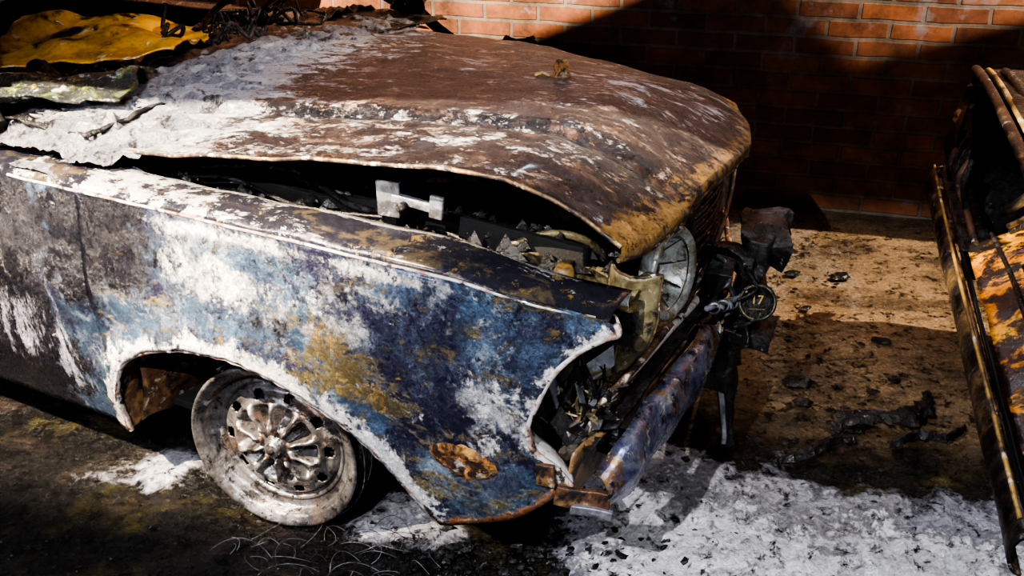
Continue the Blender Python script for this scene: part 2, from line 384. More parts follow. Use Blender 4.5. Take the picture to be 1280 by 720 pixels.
for k in range(26):
    r=.182+random.random()*.022; y=.02+random.random()*.13
    pts=[]
    t0=random.random()*6.28; L=2+random.random()*4
    for i in range(40):
        t=t0+L*i/39
        rr=r+.006*N(i*.1,k,0,1)
        pts.append((rr*math.cos(t),y+.008*N(i*.15,k,3,1),max(-.192,rr*math.sin(t))))
    tube('tyre_wire_%d'%k,pts,.0009,'grey' if k%2 else 'char',wh,res=1)
for k in range(70):
    x=-.05+random.random()*.40; y=-.14+random.random()*.24; a=random.random()*6.28; L=.04+random.random()*.12
    hh=random.random()
    pts=[(x+L*i/8*math.cos(a+.12*i),y+.6*L*i/8*math.sin(a+.12*i),.004+.03*math.sin(i/8*3.14)*hh) for i in range(9)]
    tube('loose_wire_%d'%k,pts,.0006,'char' if k%3==0 else 'grey',car,res=1)
# ---- wheel well
vs=[];fs=[]
for x,z in archs:
    for k in range(7):
        q=k/6; vs.append((x*(1+.03*q),-.045+.42*q,z+.02*math.sin(q*3.14)+.008*N(x,q,z,8)))
for i in range(len(archs)-1):
    for k in range(6):
        a=i*7+k; fs.append((a,a+7,a+8,a+1))
mk('wheel_well',vs,fs,'rust',car,solid=.003)
mk('wheel_well_back',[(-.42,.375,.05)]+[(x*1.03,.375,z) for x,z in archs]+[(.46,.375,.05)],[tuple(range(len(archs)+2))],'soot',car,smooth=False)
lathe('strut',[(.0,-.2),(.035,-.2),(.035,.0),(.06,.0),(.06,.01),(.02,.02),(.02,.22)],'char',car,seg=24,loc=(0,.25,.25),rot=(R(90),0,0))
tube('control_arm',spline([(.02,.17,.14),(.0,.35,.15),(-.05,.55,.17)]),.02,'char',car)
box('axle_beam',(0,.79,.13),(.09,1.1,.05),'char',car,warp=.01)
grid('mud_flap',lambda u,v:(-.375+.03*u+.03*math.sin(v*3),-.02+.22*u,.16+.24*v+.01*N(u,v,0,4)),12,16,'rust',car,solid=.005)
box('sway_bar_mount',(-.24,.14,.20),(.12,.05,.05),'char',car,rot=(.3,.2,.2),warp=.03)
# ---- engine bay
box('radiator_support',(.56,.70,.50),(.03,1.14,.32),'char',car,warp=.012)
box('firewall',(-.47,.79,.52),(.03,1.36,.44),'soot',car,warp=.01)
box('engine_block',(.05,.80,.42),(.50,.32,.40),'char',car,warp=.03)
lathe('air_filter_pan',[(0,.02),(.14,.02),(.15,.0),(.14,-.02),(.05,-.03),(0,-.03)],'rust',car,seg=40,loc=(.10,.62,.66),rot=(R(90),0,0),wob=.05)
box('rocker_cover',(.05,.80,.66),(.46,.13,.08),'rust',car,warp=.02)
box('battery_tray',(.38,.30,.60),(.22,.17,.012),'grey',car,rot=(.05,.1,.1),warp=.012)
box('inner_fender',(.08,.24,.56),(1.0,.02,.26),'soot',car,warp=.03)
for k,(pts,r,m) in enumerate([
  ([(-.35,.2,.70),(-.1,.25,.72),(.1,.22,.68),(.3,.3,.67),(.5,.25,.66)],.008,'char'),
  ([(-.3,.35,.72),(0,.3,.66),(.2,.4,.72),(.45,.38,.66)],.014,'char'),
  ([(.2,.25,.64),(.3,.2,.68),(.42,.18,.66),(.5,.22,.60)],.005,'char'),
  ([(-.4,.15,.68),(-.2,.17,.71),(.0,.15,.69),(.2,.16,.70)],.004,'char'),
  ([(.45,.22,.67),(.51,.26,.69),(.57,.3,.67),(.60,.36,.60)],.008,'olive'),
  ([(.45,.5,.66),(.55,.45,.68),(.60,.5,.62)],.022,'char')]):
    tube('hose_%d'%k,spline(pts,8),r,m,car)
box('hinge_bracket_plate',(.235,.13,.755),(.045,.006,.07),'grey',car,rot=(.1,.05,.15),bev=.004,warp=.004)
box('hinge_bracket_arm',(.29,.14,.752),(.10,.014,.018),'grey',car,rot=(0,.12,.1),bev=.003)
box('hinge_bracket_end',(.335,.14,.752),(.028,.010,.045),'grey',car,rot=(0,.1,.1),bev=.003)
lathe('hinge_bracket_bolt',[(0,-.012),(.008,-.012),(.008,.01)],'char',car,seg=12,loc=(.27,.125,.748))
vs=[];fs=[]
for k in range(420):
    c=Vector((-.35+random.random()*1.0,.11+random.random()*.37,.62+random.random()*.06)); s=.005+random.random()*.018
    b=len(vs)
    for d in ((1,0,0),(-.5,.9,0),(-.5,-.8,.1),(0,0,1.1)):
        vs.append(c+Vector([d[i]*s*(.6+random.random()) for i in range(3)]))
    fs+=[(b,b+1,b+3),(b+1,b+2,b+3),(b+2,b,b+3),(b,b+2,b+1)]
mk('engine_bay_debris',vs,fs,'char',car,smooth=False)
grid('engine_bay_shelf',lambda u,v:(-.4+1.0*u,.10+.42*v,.61+.03*FB(u,v,0,6)),40,20,'char',car,solid=.004)
# ---- front face
grid('slam_panel',lambda u,v:(.44+.28*u+.02*v,.085+.15*v,.690-.040*u+.012*N(u,v,0,5)-.05*v*(1-u)+.01*math.sin(u*14)+.008*FB(u,v,0,6)),40,20,'olive',car,solid=.004)
lathe('bonnet_catch_cup',[(0,-.010),(.014,-.010),(.018,0),(.018,.03)],'ochre',car,seg=20,loc=(.60,.13,.685),rot=(R(-90),0,0))
def shield(u,v):
    wdt=math.sin(min(1,v*1.25+.12)*math.pi*.62)
    return (.700+.052*(u*2-1)*wdt+.01*v,.145+.03*(u-.5)**2*4+.02*v,.50+.185*v+.006*N(u,v,0,5))
grid('headlight_shield',shield,20,24,'tanpanel',car,solid=.004)
tube('shield_rim',[shield(0,v/20) for v in range(21)]+[shield(u/10,1) for u in range(11)]+[shield(1,1-v/20) for v in range(21)],.003,'hoodlip',car)
hl=empty('headlamp',(.712,.385,.60),0,car,(R(-4),0,R(82)))
lathe('lamp_ring',[(.074,.0),(.080,-.006),(.088,-.010),(.094,-.004),(.095,.004),(.092,.018),(.080,.03)],'pale',hl,seg=56,wob=.02)
lathe('lamp_bowl',[(.078,.004),(.070,.016),(.060,.030),(.040,.050),(.018,.060),(0,.062)],'pale',hl,seg=48)
lathe('lamp_bulb_holder',[(0,.03),(.012,.032),(.014,.055)],'rust',hl,seg=16)
for k in range(8):
    a=k*.785; tube('lamp_lens_rib_%d'%k,[(.03*math.cos(a),.045,.03*math.sin(a)),(.074*math.cos(a),.006,.074*math.sin(a))],.0014,'rust',hl,res=2)
def bar(name,p,r,m): return tube(name,spline(p,8),r,m,car)
bar('grille_lower_frame',[(.655,.03,.42),(.685,.15,.44),(.70,.4,.45),(.70,.7,.45),(.60,1.05,.44),(.48,1.4,.43)],.009,'lip')
bar('grille_lower_lip',[(.70,.03,.415),(.72,.2,.42),(.735,.5,.42),(.72,.8,.42),(.55,1.3,.41)],.008,'rust')
bar('grille_upper_frame',[(.66,.30,.68),(.69,.5,.69),(.69,.75,.69),(.60,1.05,.64)],.012,'char')
for k in range(9):
    z=.475+.024*k
    bar('grille_slat_%d'%k,[(.70,.52,z),(.695,.72,z),(.60,1.05,z-.01),(.50,1.35,z-.03)],.005,'char')
box('grille_end_post',(.700,.51,.575),(.02,.02,.24),'olive',car,bev=.004,warp=.006)
bar('grille_edge_strip',[(.705,.50,.46),(.715,.62,.53),(.71,.75,.60),(.69,.86,.66)],.006,'rust')
bar('bucket_edge_strip',[(.66,.04,.43),(.70,.10,.47),(.725,.20,.50),(.735,.33,.52)],.007,'hoodlip')
box('grille_back_panel',(.60,.80,.56),(.01,.60,.24),'soot',car,rot=(0,0,.2),warp=.01)
for k in range(60):
    a=Vector((.625+random.random()*.09,.03+random.random()*.13,.41+random.random()*.13))
    w_=.02+random.random()*.045
    c0=Vector((random.uniform(-1,1),random.uniform(-.5,.5),random.uniform(-1,1))).normalized()*w_
    c1=Vector((random.uniform(-.3,.3),random.uniform(-.6,.6),random.uniform(-1,1))).normalized()*w_*.6
    vs=[a-c0*.5-c1*.5,a+c0*.5-c1*.4,a+c0*.4+c1*.5,a-c0*.45+c1*.4]
    mk('nacelle_shard_%d'%k,vs,[(0,1,2,3)],random.choice(['grey','char','olive','char','char','tanpanel']),car,smooth=False,solid=.003)
box('nacelle_back',(.60,.12,.50),(.01,.20,.22),'soot',car,warp=.01)
grid('front_valence',lambda u,v:(.685+.03*math.sin(min(1,u*4)*1.57)-.24*u*u-.02*v,.0+1.45*u,.41-.12*v*(1-.3*u)+.006*N(u*6,v,0,2)),60,8,'rust',car,solid=.004)
# bumper
BP=[(.742,-.012,.352),(.752,.02,.366),(.762,.08,.374),(.768,.18,.380),(.772,.30,.388),(.772,.44,.395),(.762,.53,.398)]
bs=spline(BP,8)
PR=[(-.014,.060),(.006,.058),(.010,.050),(.022,.012),(.023,.004),(.021,-.004),(.010,-.050),(.004,-.058),(-.016,-.062)]
vs=[];fs=[];at={'rust':[]}
for i,p in enumerate(bs):
    t=(bs[min(i+1,len(bs)-1)]-bs[max(0,i-1)]).normalized(); nrm=Vector((t.y,-t.x,0)).normalized()
    sc=(1.0-.45*sst(.47,.53,p.y))*(.55+.45*sst(-.02,.06,p.y)); dm=.010*N(p.y*9,0,0,1)
    for a,b in PR:
        vs.append(p+nrm*(a+dm)+Vector((0,0,b*sc))); at['rust'].append(sst(.38,.50,p.y)+sst(.04,-.03,p.y)*.7)
n=len(PR)
for i in range(len(bs)-1):
    for j in range(n-1):
        a=i*n+j; fs.append((a,a+n,a+n+1,a+1))
mk('bumper',vs,fs,'chrome',car,solid=.004,attrs=at)
box('bumper_iron_near',(.71,.12,.37),(.10,.03,.05),'char',car)
box('bumper_end_bracket',(.715,-.025,.340),(.095,.012,.040),'rust',car,rot=(0,.1,.25),bev=.004,warp=.008)
box('bumper_end_tongue',(.735,-.03,.322),(.07,.010,.018),'grey',car,rot=(0,.15,.35),bev=.004,warp=.006)
box('bumper_end_slot',(.655,-.045,.385),(.035,.010,.045),'rust',car,rot=(0,0,.1),bev=.004,warp=.004)
grid('bumper_filler',lambda u,v:(.705+.035*v,.06+.55*u,.43+.012*v+.015*u+.004*N(u*9,v,0,1)),30,3,'char',car,solid=.006)
box('tow_frame_upper',(.80,.76,.555),(.09,.13,.06),'char',car,rot=(.2,.2,.3),warp=.04)
box('tow_frame_post',(.79,.72,.46),(.05,.10,.24),'char',car,rot=(.05,.05,.2),warp=.025)
box('tow_frame_foot',(.80,.71,.345),(.11,.14,.035),'char',car,rot=(.0,.1,.1),warp=.018)
box('tow_frame_arm',(.745,.66,.53),(.12,.06,.05),'char',car,rot=(.1,.3,.2),warp=.03)
box('tow_frame_strut',(.735,.60,.46),(.04,.05,.16),'char',car,rot=(.3,.2,.2),warp=.03)
for k in range(14):
    p0=Vector((.72+.09*random.random(),.56+.18*random.random(),.38+.20*random.random()))
    bar('tow_cable_%d'%k,[p0,p0+Vector((.03*random.random(),.03,-.03)),p0+Vector((.02,.06*random.random(),-.07)),p0+Vector((-.02,.02,-.10))],.004,'char' if k%3 else 'grey')
fl=empty('driving_lamp',(.825,.640,.450),0,car,(R(-22),0,R(20))); fl.scale=(.92,.92,.92)
lathe('driving_lamp_body',[(0,.05),(.03,.05),(.040,.02),(.043,-.002),(.046,-.006),(.044,-.014),(.040,-.014),(.038,-.008),(0,-.006)],'char',fl,seg=40)
lathe('driving_lamp_bezel',[(.038,-.0145),(.0395,-.0165),(.0412,-.016),(.0415,-.013)],'olive',fl,seg=40)
tx=D.curves.new('lamp_mark','FONT'); tx.body='17'; tx.size=.030; tx.extrude=.001; tx.align_x='CENTER'; tx.align_y='CENTER'; tx.materials.append(M['ochre'])
to=D.objects.new('lamp_mark',tx); scene.collection.objects.link(to); to.parent=fl; to.location=(0,-.0095,.005); to.rotation_euler=(R(90),0,0)
tube('lamp_mark_underline',[(-.018,-.0095,-.016),(.018,-.0095,-.016)],.0014,'ochre',fl)
for k in range(5):
    lathe('chain_link_%d'%k,[(.010,-.004),(.014,-.004),(.014,.004),(.010,.004),(.010,-.004)],'grey',car,seg=16,loc=(.760+.005*k,.54+.016*k,.465-.003*k),rot=(R(60*(k%2)),R(20*k),R(30)))
bar('tow_rod',[(.75,.52,.47),(.77,.57,.465),(.79,.62,.46)],.006,'grey')
box('hanging_bracket',(.775,.66,.20),(.03,.09,.24),'char',car,rot=(.1,-.1,.3),warp=.02)
box('hanging_bracket_face',(.785,.60,.20),(.012,.05,.20),'grey',car,rot=(.15,-.15,.3),warp=.008)
box('hanging_rail',(.77,.62,.30),(.05,.16,.05),'char',car,rot=(.2,0,.1),warp=.02)
# ---- cowl, cabin
def cowlz(y): return .785+.035*math.sin(min(1,max(0,(y-.06)/1.46))*3.14)
grid('cowl',lambda u,v:(-.48-.25*u,.06+1.46*v,cowlz(.06+1.46*v)+.01*u+.012*FB(u,v*3,0,4)),24,60,'char',car,solid=.005)
def foam_pt(u,v):
    x=-.74+.70*u; y0=.0+.092*sst(-.37,-.30,x); y=y0+(1.35-y0)*v
    base=hood_z(x,max(y,.07)) if x>-.49 else cowlz(y)+.004
    if y<.07: base=min(base,.775)-.02*(.07-y)/.07
    m=(-.27-.22*y-x)/.20+.95*FB(x*.55,y*1.7,0,9)
    m=max(-1,min(1,m))
    if x<-.6: m-= (-.6-x)/.12
    h=.014*m+(.018*abs(FB(x,y,3,13))+.007*abs(N(x,y,3,60)))*(1 if m>0 else 0)
    return (x,y,base-.005+h)
grid('foam_on_hood',foam_pt,160,240,'foam',car)
grid('foam_on_fender',lambda u,v:((lambda x,y:(x,y,.726+.016*min(1,max(-1,(-.36-x)/.1+1.0*FB(x,y,0,14)))+.006*FB(x,y,1,30)))(-.6+.42*u,-.045+.13*v)),60,24,'foam',car)
def dash(u,v):
    x=-.72-.32*u;y=.08+1.42*v
    return (x,y,.79+.05*FB(x,y,0,5)+.02*FB(x,y,2,18)-.12*sst(.75,1,u))
grid('dashboard',dash,30,90,'char',car,solid=.006)
def crumple(cx,cy,cz,sx,sy,rz,amp,seed):
    def f(u,v):
        a=(u-.5)*sx;b=(v-.5)*sy
        x=cx+a*math.cos(rz)-b*math.sin(rz); y=cy+a*math.sin(rz)+b*math.cos(rz)
        return (x+.02*N(u,v,seed,4),y+.02*N(u,v,seed+3,4),cz+amp*FB(u,v,seed,2.2,2)+.008*abs(N(u,v,seed,9)))
    return f
grid('scorched_yellow_cover',crumple(-1.02,.58,.845,.56,.46,.5,.05,3),40,40,'yellow',car,solid=.004)
grid('melted_trim',crumple(-.74,.20,.84,.40,.26,.5,.04,8),60,40,'green',car,solid=.006)
grid('collapsed_headliner',crumple(-1.35,.7,.98,.6,1.0,.2,.05,12),30,40,'grey',car,solid=.004)
sw=empty('steering_wheel',(-.80,.98,.90),0,car,(0,R(-35),0))
tube('steering_rim',[(.17*math.cos(t/48*6.283),.17*math.sin(t/48*6.283),0) for t in range(48)],.009,'char',sw,cyc=True)
for k in range(3):
    a=k*2.094+.5; tube('steering_spoke_%d'%k,[(0,0,-.03),(.17*math.cos(a),.17*math.sin(a),0)],.006,'char',sw)
for k in range(10):
    p0=Vector((-.66-random.random()*.15,.55+random.random()*.6,.86)); sg=random.choice((-1,1))
    pts=[p0+Vector((.12*N(i*.4,k,0,1)+i*.012*sg,.02*i*(1 if k%2 else -1)+.05*N(i*.3,k,4,1),.05*abs(N(i*.5,k,7,1))*2)) for i in range(8)]
    tube('wiring_%d'%k,spline(pts,4),.003+.003*random.random(),'char',car,res=2)
def pillar(sgn,name):
    yy=lambda y: y if sgn>0 else 1.58-y
    x0=-.74 if sgn>0 else -.58
    p=spline([(x0,yy(.05),.78),(-.87,yy(.08),.92),(-1.05,yy(.13),1.08),(-1.25,yy(.17),1.20)],8)
    tube(name,p,.018,'soot',car)
pillar(1,'a_pillar'); pillar(-1,'far_a_pillar')
box('door_mirror',(-.60,1.50,.87),(.10,.16,.09),'char',car,rot=(.2,.1,.4),warp=.03)
grid('roof',lambda u,v:(-1.25-1.1*u,.17+1.24*v,1.20+.03*math.sin(v*3.14)*(1-.5*u)-.03*u+.012*FB(u,v,0,3)),30,30,'side',car,solid=.006)
for s in (0,1):
    yy=lambda y: y if not s else 1.58-y
    tube('c_pillar_%d'%s,spline([(-2.35,yy(.17),1.17),(-2.55,yy(.12),.98),(-2.7,yy(.06),.75)],6),.035,'char',car)
    grid('belt_line_%d'%s,lambda u,v:(-.62-2.5*u,yy(-.05+.13*v),.72+.02*math.sin(v*3.14)),30,6,'top',car,solid=.004)
grid('boot_lid',lambda u,v:(-2.5-.7*u,.06+1.46*v,.76+.05*math.sin(v*3.14)-.04*u*u),20,24,'side',car,solid=.005)
box('tail_panel',(-3.18,.79,.52),(.04,1.58,.42),'side',car,warp=.01)
box('floor_pan',(-1.5,.79,.17),(2.7,1.46,.02),'soot',car,warp=.01)
box('seat_frame',(-1.55,.45,.45),(.5,.45,.4),'rust',car,warp=.05)
box('seat_frame_b',(-1.55,1.15,.45),(.5,.45,.4),'rust',car,warp=.05)

# ============================================================ SECOND BURNT CAR (right)
oc=empty('burnt_sedan',(1.215,2.68,0),R(163.2))
def P2(name,pts,r,m): return tube(name,spline(pts,8),r,m,oc)
def obump(u,v):
    y=-.06+1.70*u; t=v*math.pi
    return (.015+.022*math.sin(t)-.05*sst(.04,0,u)-.01*u,y,.45+.035*math.cos(t)+.008*N(u*12,v,0,1))
grid('bumper_bar',obump,80,14,'dchrome',oc,solid=.005)
P2('bumper_edge_trim',[(.015,-.04,.485),(.020,.3,.487),(.020,.8,.485),(.015,1.6,.485)],.004,'ochre')
P2('bumper_inner_rail',[(-.03,-.04,.495),(-.03,.3,.50),(-.03,.58,.495)],.009,'rust')
grid('bumper_top_flange',lambda u,v:(-.07+.07*v,-.04+.62*u,.490-.01*v+.012*N(u*10,v*2,0,1)),70,6,'char',oc,solid=.005)
grid('lower_fascia',lambda u,v:(-.012-.13*v,.56+1.0*u,.490+.07*v+.014*N(u*9,v,2,1)),70,14,'orange',oc,solid=.005)
P2('fascia_seam',[(-.06,.56,.522),(-.07,.9,.528),(-.06,1.5,.522)],.006,'char')
grid('valance',lambda u,v:(-.03-.10*v,-.02+1.6*u,.42-.26*v+.01*N(u*9,v,2,1)),60,8,'soot',oc,solid=.005)
box('rad_panel',(-.24,.8,.62),(.02,1.5,.26),'soot',oc,warp=.02)
for k in range(6):
    z=.60+.028*k
    P2('grill_slat_%d'%k,[(-.19,.45,z),(-.185,.8,z+.004),(-.19,1.2,z)],.006,'rust')
for k,y in enumerate((.16,.34,1.28,1.46)):
    lathe('headlamp_ring_%d'%k,[(.062,.0),(.075,-.008),(.085,-.002),(.084,.03)],'char',oc,seg=40,loc=(-.155,y,.665),rot=(0,0,R(90)),wob=.03)
    lathe('headlamp_bowl_%d'%k,[(.066,0),(.05,.03),(0,.05)],'char',oc,seg=32,loc=(-.155,y,.665),rot=(0,0,R(90)))
def ofend(u,v):
    t=-.35+v*2.1; x=-.02-1.3*u
    return (x-.06*math.cos(t)*(1-u)**6,.13-.16*math.cos(max(0,t-.5)),.30+.47*min(1,v*1.25)+.012*N(u*5,v*3,0,1)-.03*(1-u)**8)
grid('fender_far',ofend,40,20,'char',oc,solid=.006)
def hoodarch(k): return [(-.03-k,.0,.66),(-.02-k,.03,.745),(-.0-k,.12,.80),(.0-k,.4,.815),(.0-k,.8,.815),(0-k,1.3,.80),(-.03-k,1.55,.77)]
P2('hood_edge',hoodarch(.02),.012,'dchrome')
P2('hood_edge_mid',hoodarch(.05),.007,'ochre')
P2('hood_edge_inner',hoodarch(.09),.010,'char')
grid('hood_panel',lambda u,v:(-.05-1.1*u,.02+1.56*v,.775+.05*math.sin(v*3.14)+.02*u+.008*FB(u,v,0,4)),30,40,'char',oc,solid=.006)
grid('corner_blade',lambda u,v:(-.01-.02*u+.025*math.sin(v*3.14),.10+.07*u*math.sin(v*3.14),.49+.25*v),8,16,'dchrome',oc,solid=.004)
for k in range(14):
    y=-.01+.028*k
    P2('melted_fin_%d'%k,[(-.03,y,.50),(.0-.01*(k%2),y+.01,.57),(-.02,y,.62+.012*(k%3))],.008,'char' if k%3 else 'rust')
for k in range(22):
    y=.45+1.0*random.random()
    P2('scorched_strip_%d'%k,[(-.09,y,.55),(-.12,y+.06,.61),(-.17,y+.05*random.random(),.70)],.007,random.choice(['char','char','char','dchrome']))
box('near_side_panel',(-.7,1.60,.45),(1.3,.02,.55),'char',oc,warp=.02)
box('side_skin',(-.75,.02,.42),(1.3,.02,.5),'char',oc,warp=.02)
for k,(x,y) in enumerate(((-.55,.12),(-.55,1.50))):
    lathe('road_wheel_%d'%k,[(0,-.03),(.1,-.03),(.15,-.05),(.17,-.09),(.195,-.09),(.195,.07),(.17,.08),(0,.05)],'wheel',oc,seg=48,loc=(x,y,.195))

# ============================================================ GROUND
def foam_shade_mask(X,Y):
    n=FB(X,Y,0,2.4)*.35+FB(X,Y,5,9)*.20
    m1=1-abs((Y-(1.61-.28*(X-.45)))/.44); m1=min(m1,(X-.10)*4+.2)  # real foam drift; its far edge also paints a shadow edge on the floor
    m2=.66-math.hypot((X+.20)/.26,(Y-1.77)/.17)
    m3=.55-math.hypot((X+.85)/.30,(Y-1.95)/.12)
    return max(m1*1.3+n,m2+n,m3+n)
def tanmask(X,Y):  # tan beyond the white foam completes that painted shadow edge
    return sst(.25,.6,X)*sst(1.7,2.5,Y+.35*(X-.5))
ST=.0133
xs=[-6,-4,-3,-2]+[-1.6+ST*i for i in range(256)]+[2.2,3,4,6]
ys=[-3,-1,0,.6]+[.9+ST*i for i in range(226)]+[4.3,5,6]
vs=[];at={'foam':[],'tan':[],'oil':[],'film':[]};fs=[]
for X in xs:
    for Y in ys:
        inside=(-1.6<=X<=1.8 and .9<=Y<=3.91)
        m=foam_shade_mask(X,Y) if inside else -1
        k=max(0,min(1,m*1.4)) if inside else 0
        z=-.012+((.012+.012*abs(FB(X,Y,2,9))+.024*abs(FB(X,Y,7,26)))*k**.6 if k>0 else 0)+(.003*FB(X,Y,1,8) if inside else 0)
        z=min(z,.026)
        vs.append((X,Y,z)); at['foam'].append(max(-1,min(1,m)))
        at['tan'].append(tanmask(X,Y)); at['oil'].append(sst(.5,-.8,X+.3*(Y-1.5))); at['film'].append(sst(2.3,3.2,Y)*sst(.3,.8,X)*sst(1.35,1.0,X))
n=len(ys)
for i in range(len(xs)-1):
    for j in range(n-1):
        a=i*n+j; fs.append((a,a+n,a+n+1,a+1))
gm=burnt('sooty_wet_concrete',(.014,.013,.010),[
  dict(c=(.004,.004,.005),s=2.2,t=.50,w=.06,a='oil',aw=.14),
  dict(c=(.050,.042,.012),s=4,t=.59,w=.06,r=.72),
  dict(c=(.28,.19,.11),s=2.5,t=.93,w=.20,a='tan',aw=.57),
  dict(c=(.035,.026,.022),s=4,t=.555,w=.05,o=.65,st=(.7,1.6,1),r=.75),
  dict(c=(.42,.36,.30),s=6,t=.80,w=.14,a='film',aw=.30,o=.7,r=.75),
  dict(c=(.42,.42,.48),s=9,t=.60,w=.06,a='foam',aw=.55,r=.78),
  dict(c=(.78,.78,.82),s=30,t=.78,w=.05,a='foam',aw=.42,r=.8),
  dict(c=(.020,.019,.020),s=28,t=.585,w=.03,r=.78),
 ],rough=.20,metal=0,bump=1,bscale=80,varia=.35,bdist=.006)
mk('floor',vs,fs,gm,attrs=at)
vs=[];fs=[]
def scatter(cnt,fn,smin,smax,flat=.35):
    for k in range(cnt):
        X,Y=fn(); s=smin+(smax-smin)*random.random()**3; c=Vector((X,Y,s*flat*.4)); b=len(vs); m=6; a0=random.random()*6
        for i in range(m):
            t=a0+i/m*6.283; rr=s*(.5+.7*random.random()); vs.append(c+Vector((rr*math.cos(t),rr*math.sin(t)*.7,-s*flat*.3)))
        for i in range(m):
            t=a0+i/m*6.283; rr=s*(.3+.4*random.random()); vs.append(c+Vector((rr*math.cos(t),rr*math.sin(t)*.7,s*flat*(.5+random.random()))))
        fs.extend([(b+i,b+(i+1)%m,b+m+(i+1)%m,b+m+i) for i in range(m)]+[tuple(b+m+i for i in range(m))])
scatter(1500,lambda:(random.gauss(.11,.15),random.gauss(1.50,.14)),.003,.020)
scatter(600,lambda:(random.uniform(.1,1.2),random.uniform(1.2,2.7)),.002,.008)
scatter(600,lambda:(random.uniform(-1.3,.1),random.uniform(1.35,1.75)),.002,.008)
scatter(30,lambda:(random.uniform(.72,1.15),random.uniform(1.9,3.1)),.015,.05,.15)
for q in range(3):
    sp=spline([[(.80,2.10,.0),(.90,2.12,.02),(.98,2.10,.03),(1.06,2.16,.025),(1.10,2.24,.01)],[(.62,1.95,.0),(.70,1.97,.01),(.78,2.02,.015),(.84,2.03,.01)],[(.92,2.02,.0),(1.0,2.05,.01),(1.06,2.03,.015),(1.13,2.08,.01)]][q],8)
    b0=len(vs)
    for i,p in enumerate(sp):
        w_=(.032,.018,.014)[q]*(1-.9*abs(i/len(sp)-.5))*(1+1.1*N(i*.5,q,0,1))
        for k in (-1,-.3,.4,1): vs.append(p+Vector((-.3*w_*k,w_*k,.014*(1-k*k)+.006*N(i,k,0,.7)+.004)))
    for i in range(len(sp)-1):
        for k in range(3): a=b0+i*4+k; fs.append((a,a+4,a+5,a+1))
mk('charred_debris',vs,fs,'char',smooth=False)

# ============================================================ BRICK WALL
wm=D.materials.new('sooty_brick'); wm.use_nodes=True; nt=wm.node_tree; n=nt.nodes; l=nt.links; b=n['Principled BSDF']
tc=n.new('ShaderNodeTexCoord'); se=n.new('ShaderNodeSeparateXYZ'); co=n.new('ShaderNodeCombineXYZ')
l.new(tc.outputs['Object'],se.inputs[0]); l.new(se.outputs[0],co.inputs[0]); l.new(se.outputs[2],co.inputs[1])
nz0=n.new('ShaderNodeTexNoise'); nz0.inputs['Scale'].default_value=9; nz0.inputs['Detail'].default_value=4; l.new(co.outputs[0],nz0.inputs['Vector'])
vm=n.new('ShaderNodeVectorMath'); vm.operation='MULTIPLY_ADD'; vm.inputs[1].default_value=(.014,.014,0); l.new(nz0.outputs['Color'],vm.inputs[0]); l.new(co.outputs[0],vm.inputs[2])
br=n.new('ShaderNodeTexBrick'); br.inputs['Scale'].default_value=1; br.inputs['Brick Width'].default_value=.215; br.inputs['Row Height'].default_value=.066; br.inputs['Mortar Size'].default_value=.008; br.inputs['Mortar Smooth'].default_value=.3
br.inputs['Color1'].default_value=(.36,.135,.060,1); br.inputs['Color2'].default_value=(.17,.065,.040,1); br.inputs['Mortar'].default_value=(.22,.18,.15,1)
l.new(vm.outputs[0],br.inputs['Vector'])
nz=n.new('ShaderNodeTexNoise'); nz.inputs['Scale'].default_value=6; nz.inputs['Detail'].default_value=10; nz.inputs['Roughness'].default_value=.75; l.new(co.outputs[0],nz.inputs['Vector'])
mr=n.new('ShaderNodeMapRange'); mr.inputs[1].default_value=.35; mr.inputs[2].default_value=.65; mr.inputs[3].default_value=.3; mr.inputs[4].default_value=1.35; l.new(nz.outputs['Fac'],mr.inputs[0])
v2=n.new('ShaderNodeVectorMath'); v2.operation='SCALE'; l.new(br.outputs['Color'],v2.inputs[0]); l.new(mr.outputs[0],v2.inputs[3])
nzw=n.new('ShaderNodeTexNoise'); nzw.inputs['Scale'].default_value=3.1; nzw.inputs['Detail'].default_value=10; nzw.inputs['Roughness'].default_value=.7; l.new(tc.outputs['Object'],nzw.inputs['Vector'])
mw=n.new('ShaderNodeMapRange'); mw.inputs[1].default_value=.56; mw.inputs[2].default_value=.63; mw.inputs[4].default_value=.8; l.new(nzw.outputs['Fac'],mw.inputs[0])
mx=n.new('ShaderNodeMix'); mx.data_type='RGBA'; mx.inputs[7].default_value=(.30,.28,.32,1); l.new(mw.outputs[0],mx.inputs[0]); l.new(v2.outputs[0],mx.inputs[6])
l.new(mx.outputs[2],b.inputs['Base Color']); b.inputs['Roughness'].default_value=.8
bp=n.new('ShaderNodeBump'); bp.inputs['Strength'].default_value=.8; bp.inputs['Distance'].default_value=.008; bp.invert=True; l.new(br.outputs['Fac'],bp.inputs['Height']); l.new(bp.outputs[0],b.inputs['Normal'])
me=D.meshes.new('wall_back')
vs=[(-6,0,-.05),(6,0,-.05),(6,0,3.6),(-6,0,3.6),(-6,.2,-.05),(6,.2,-.05),(6,.2,3.6),(-6,.2,3.6)]
me.from_pydata(vs,[],[(0,1,2,3),(5,4,7,6),(1,5,6,2),(4,0,3,7),(3,2,6,7),(4,5,1,0)])
wo=D.objects.new('wall_back',me); scene.collection.objects.link(wo); me.materials.append(wm)
wo.location=(1.25,3.62,0); wo.rotation_euler=(0,0,R(-15))
def WP(x,z):
    return Vector((x,3.62-(x-1.25)*math.tan(R(15)),z))

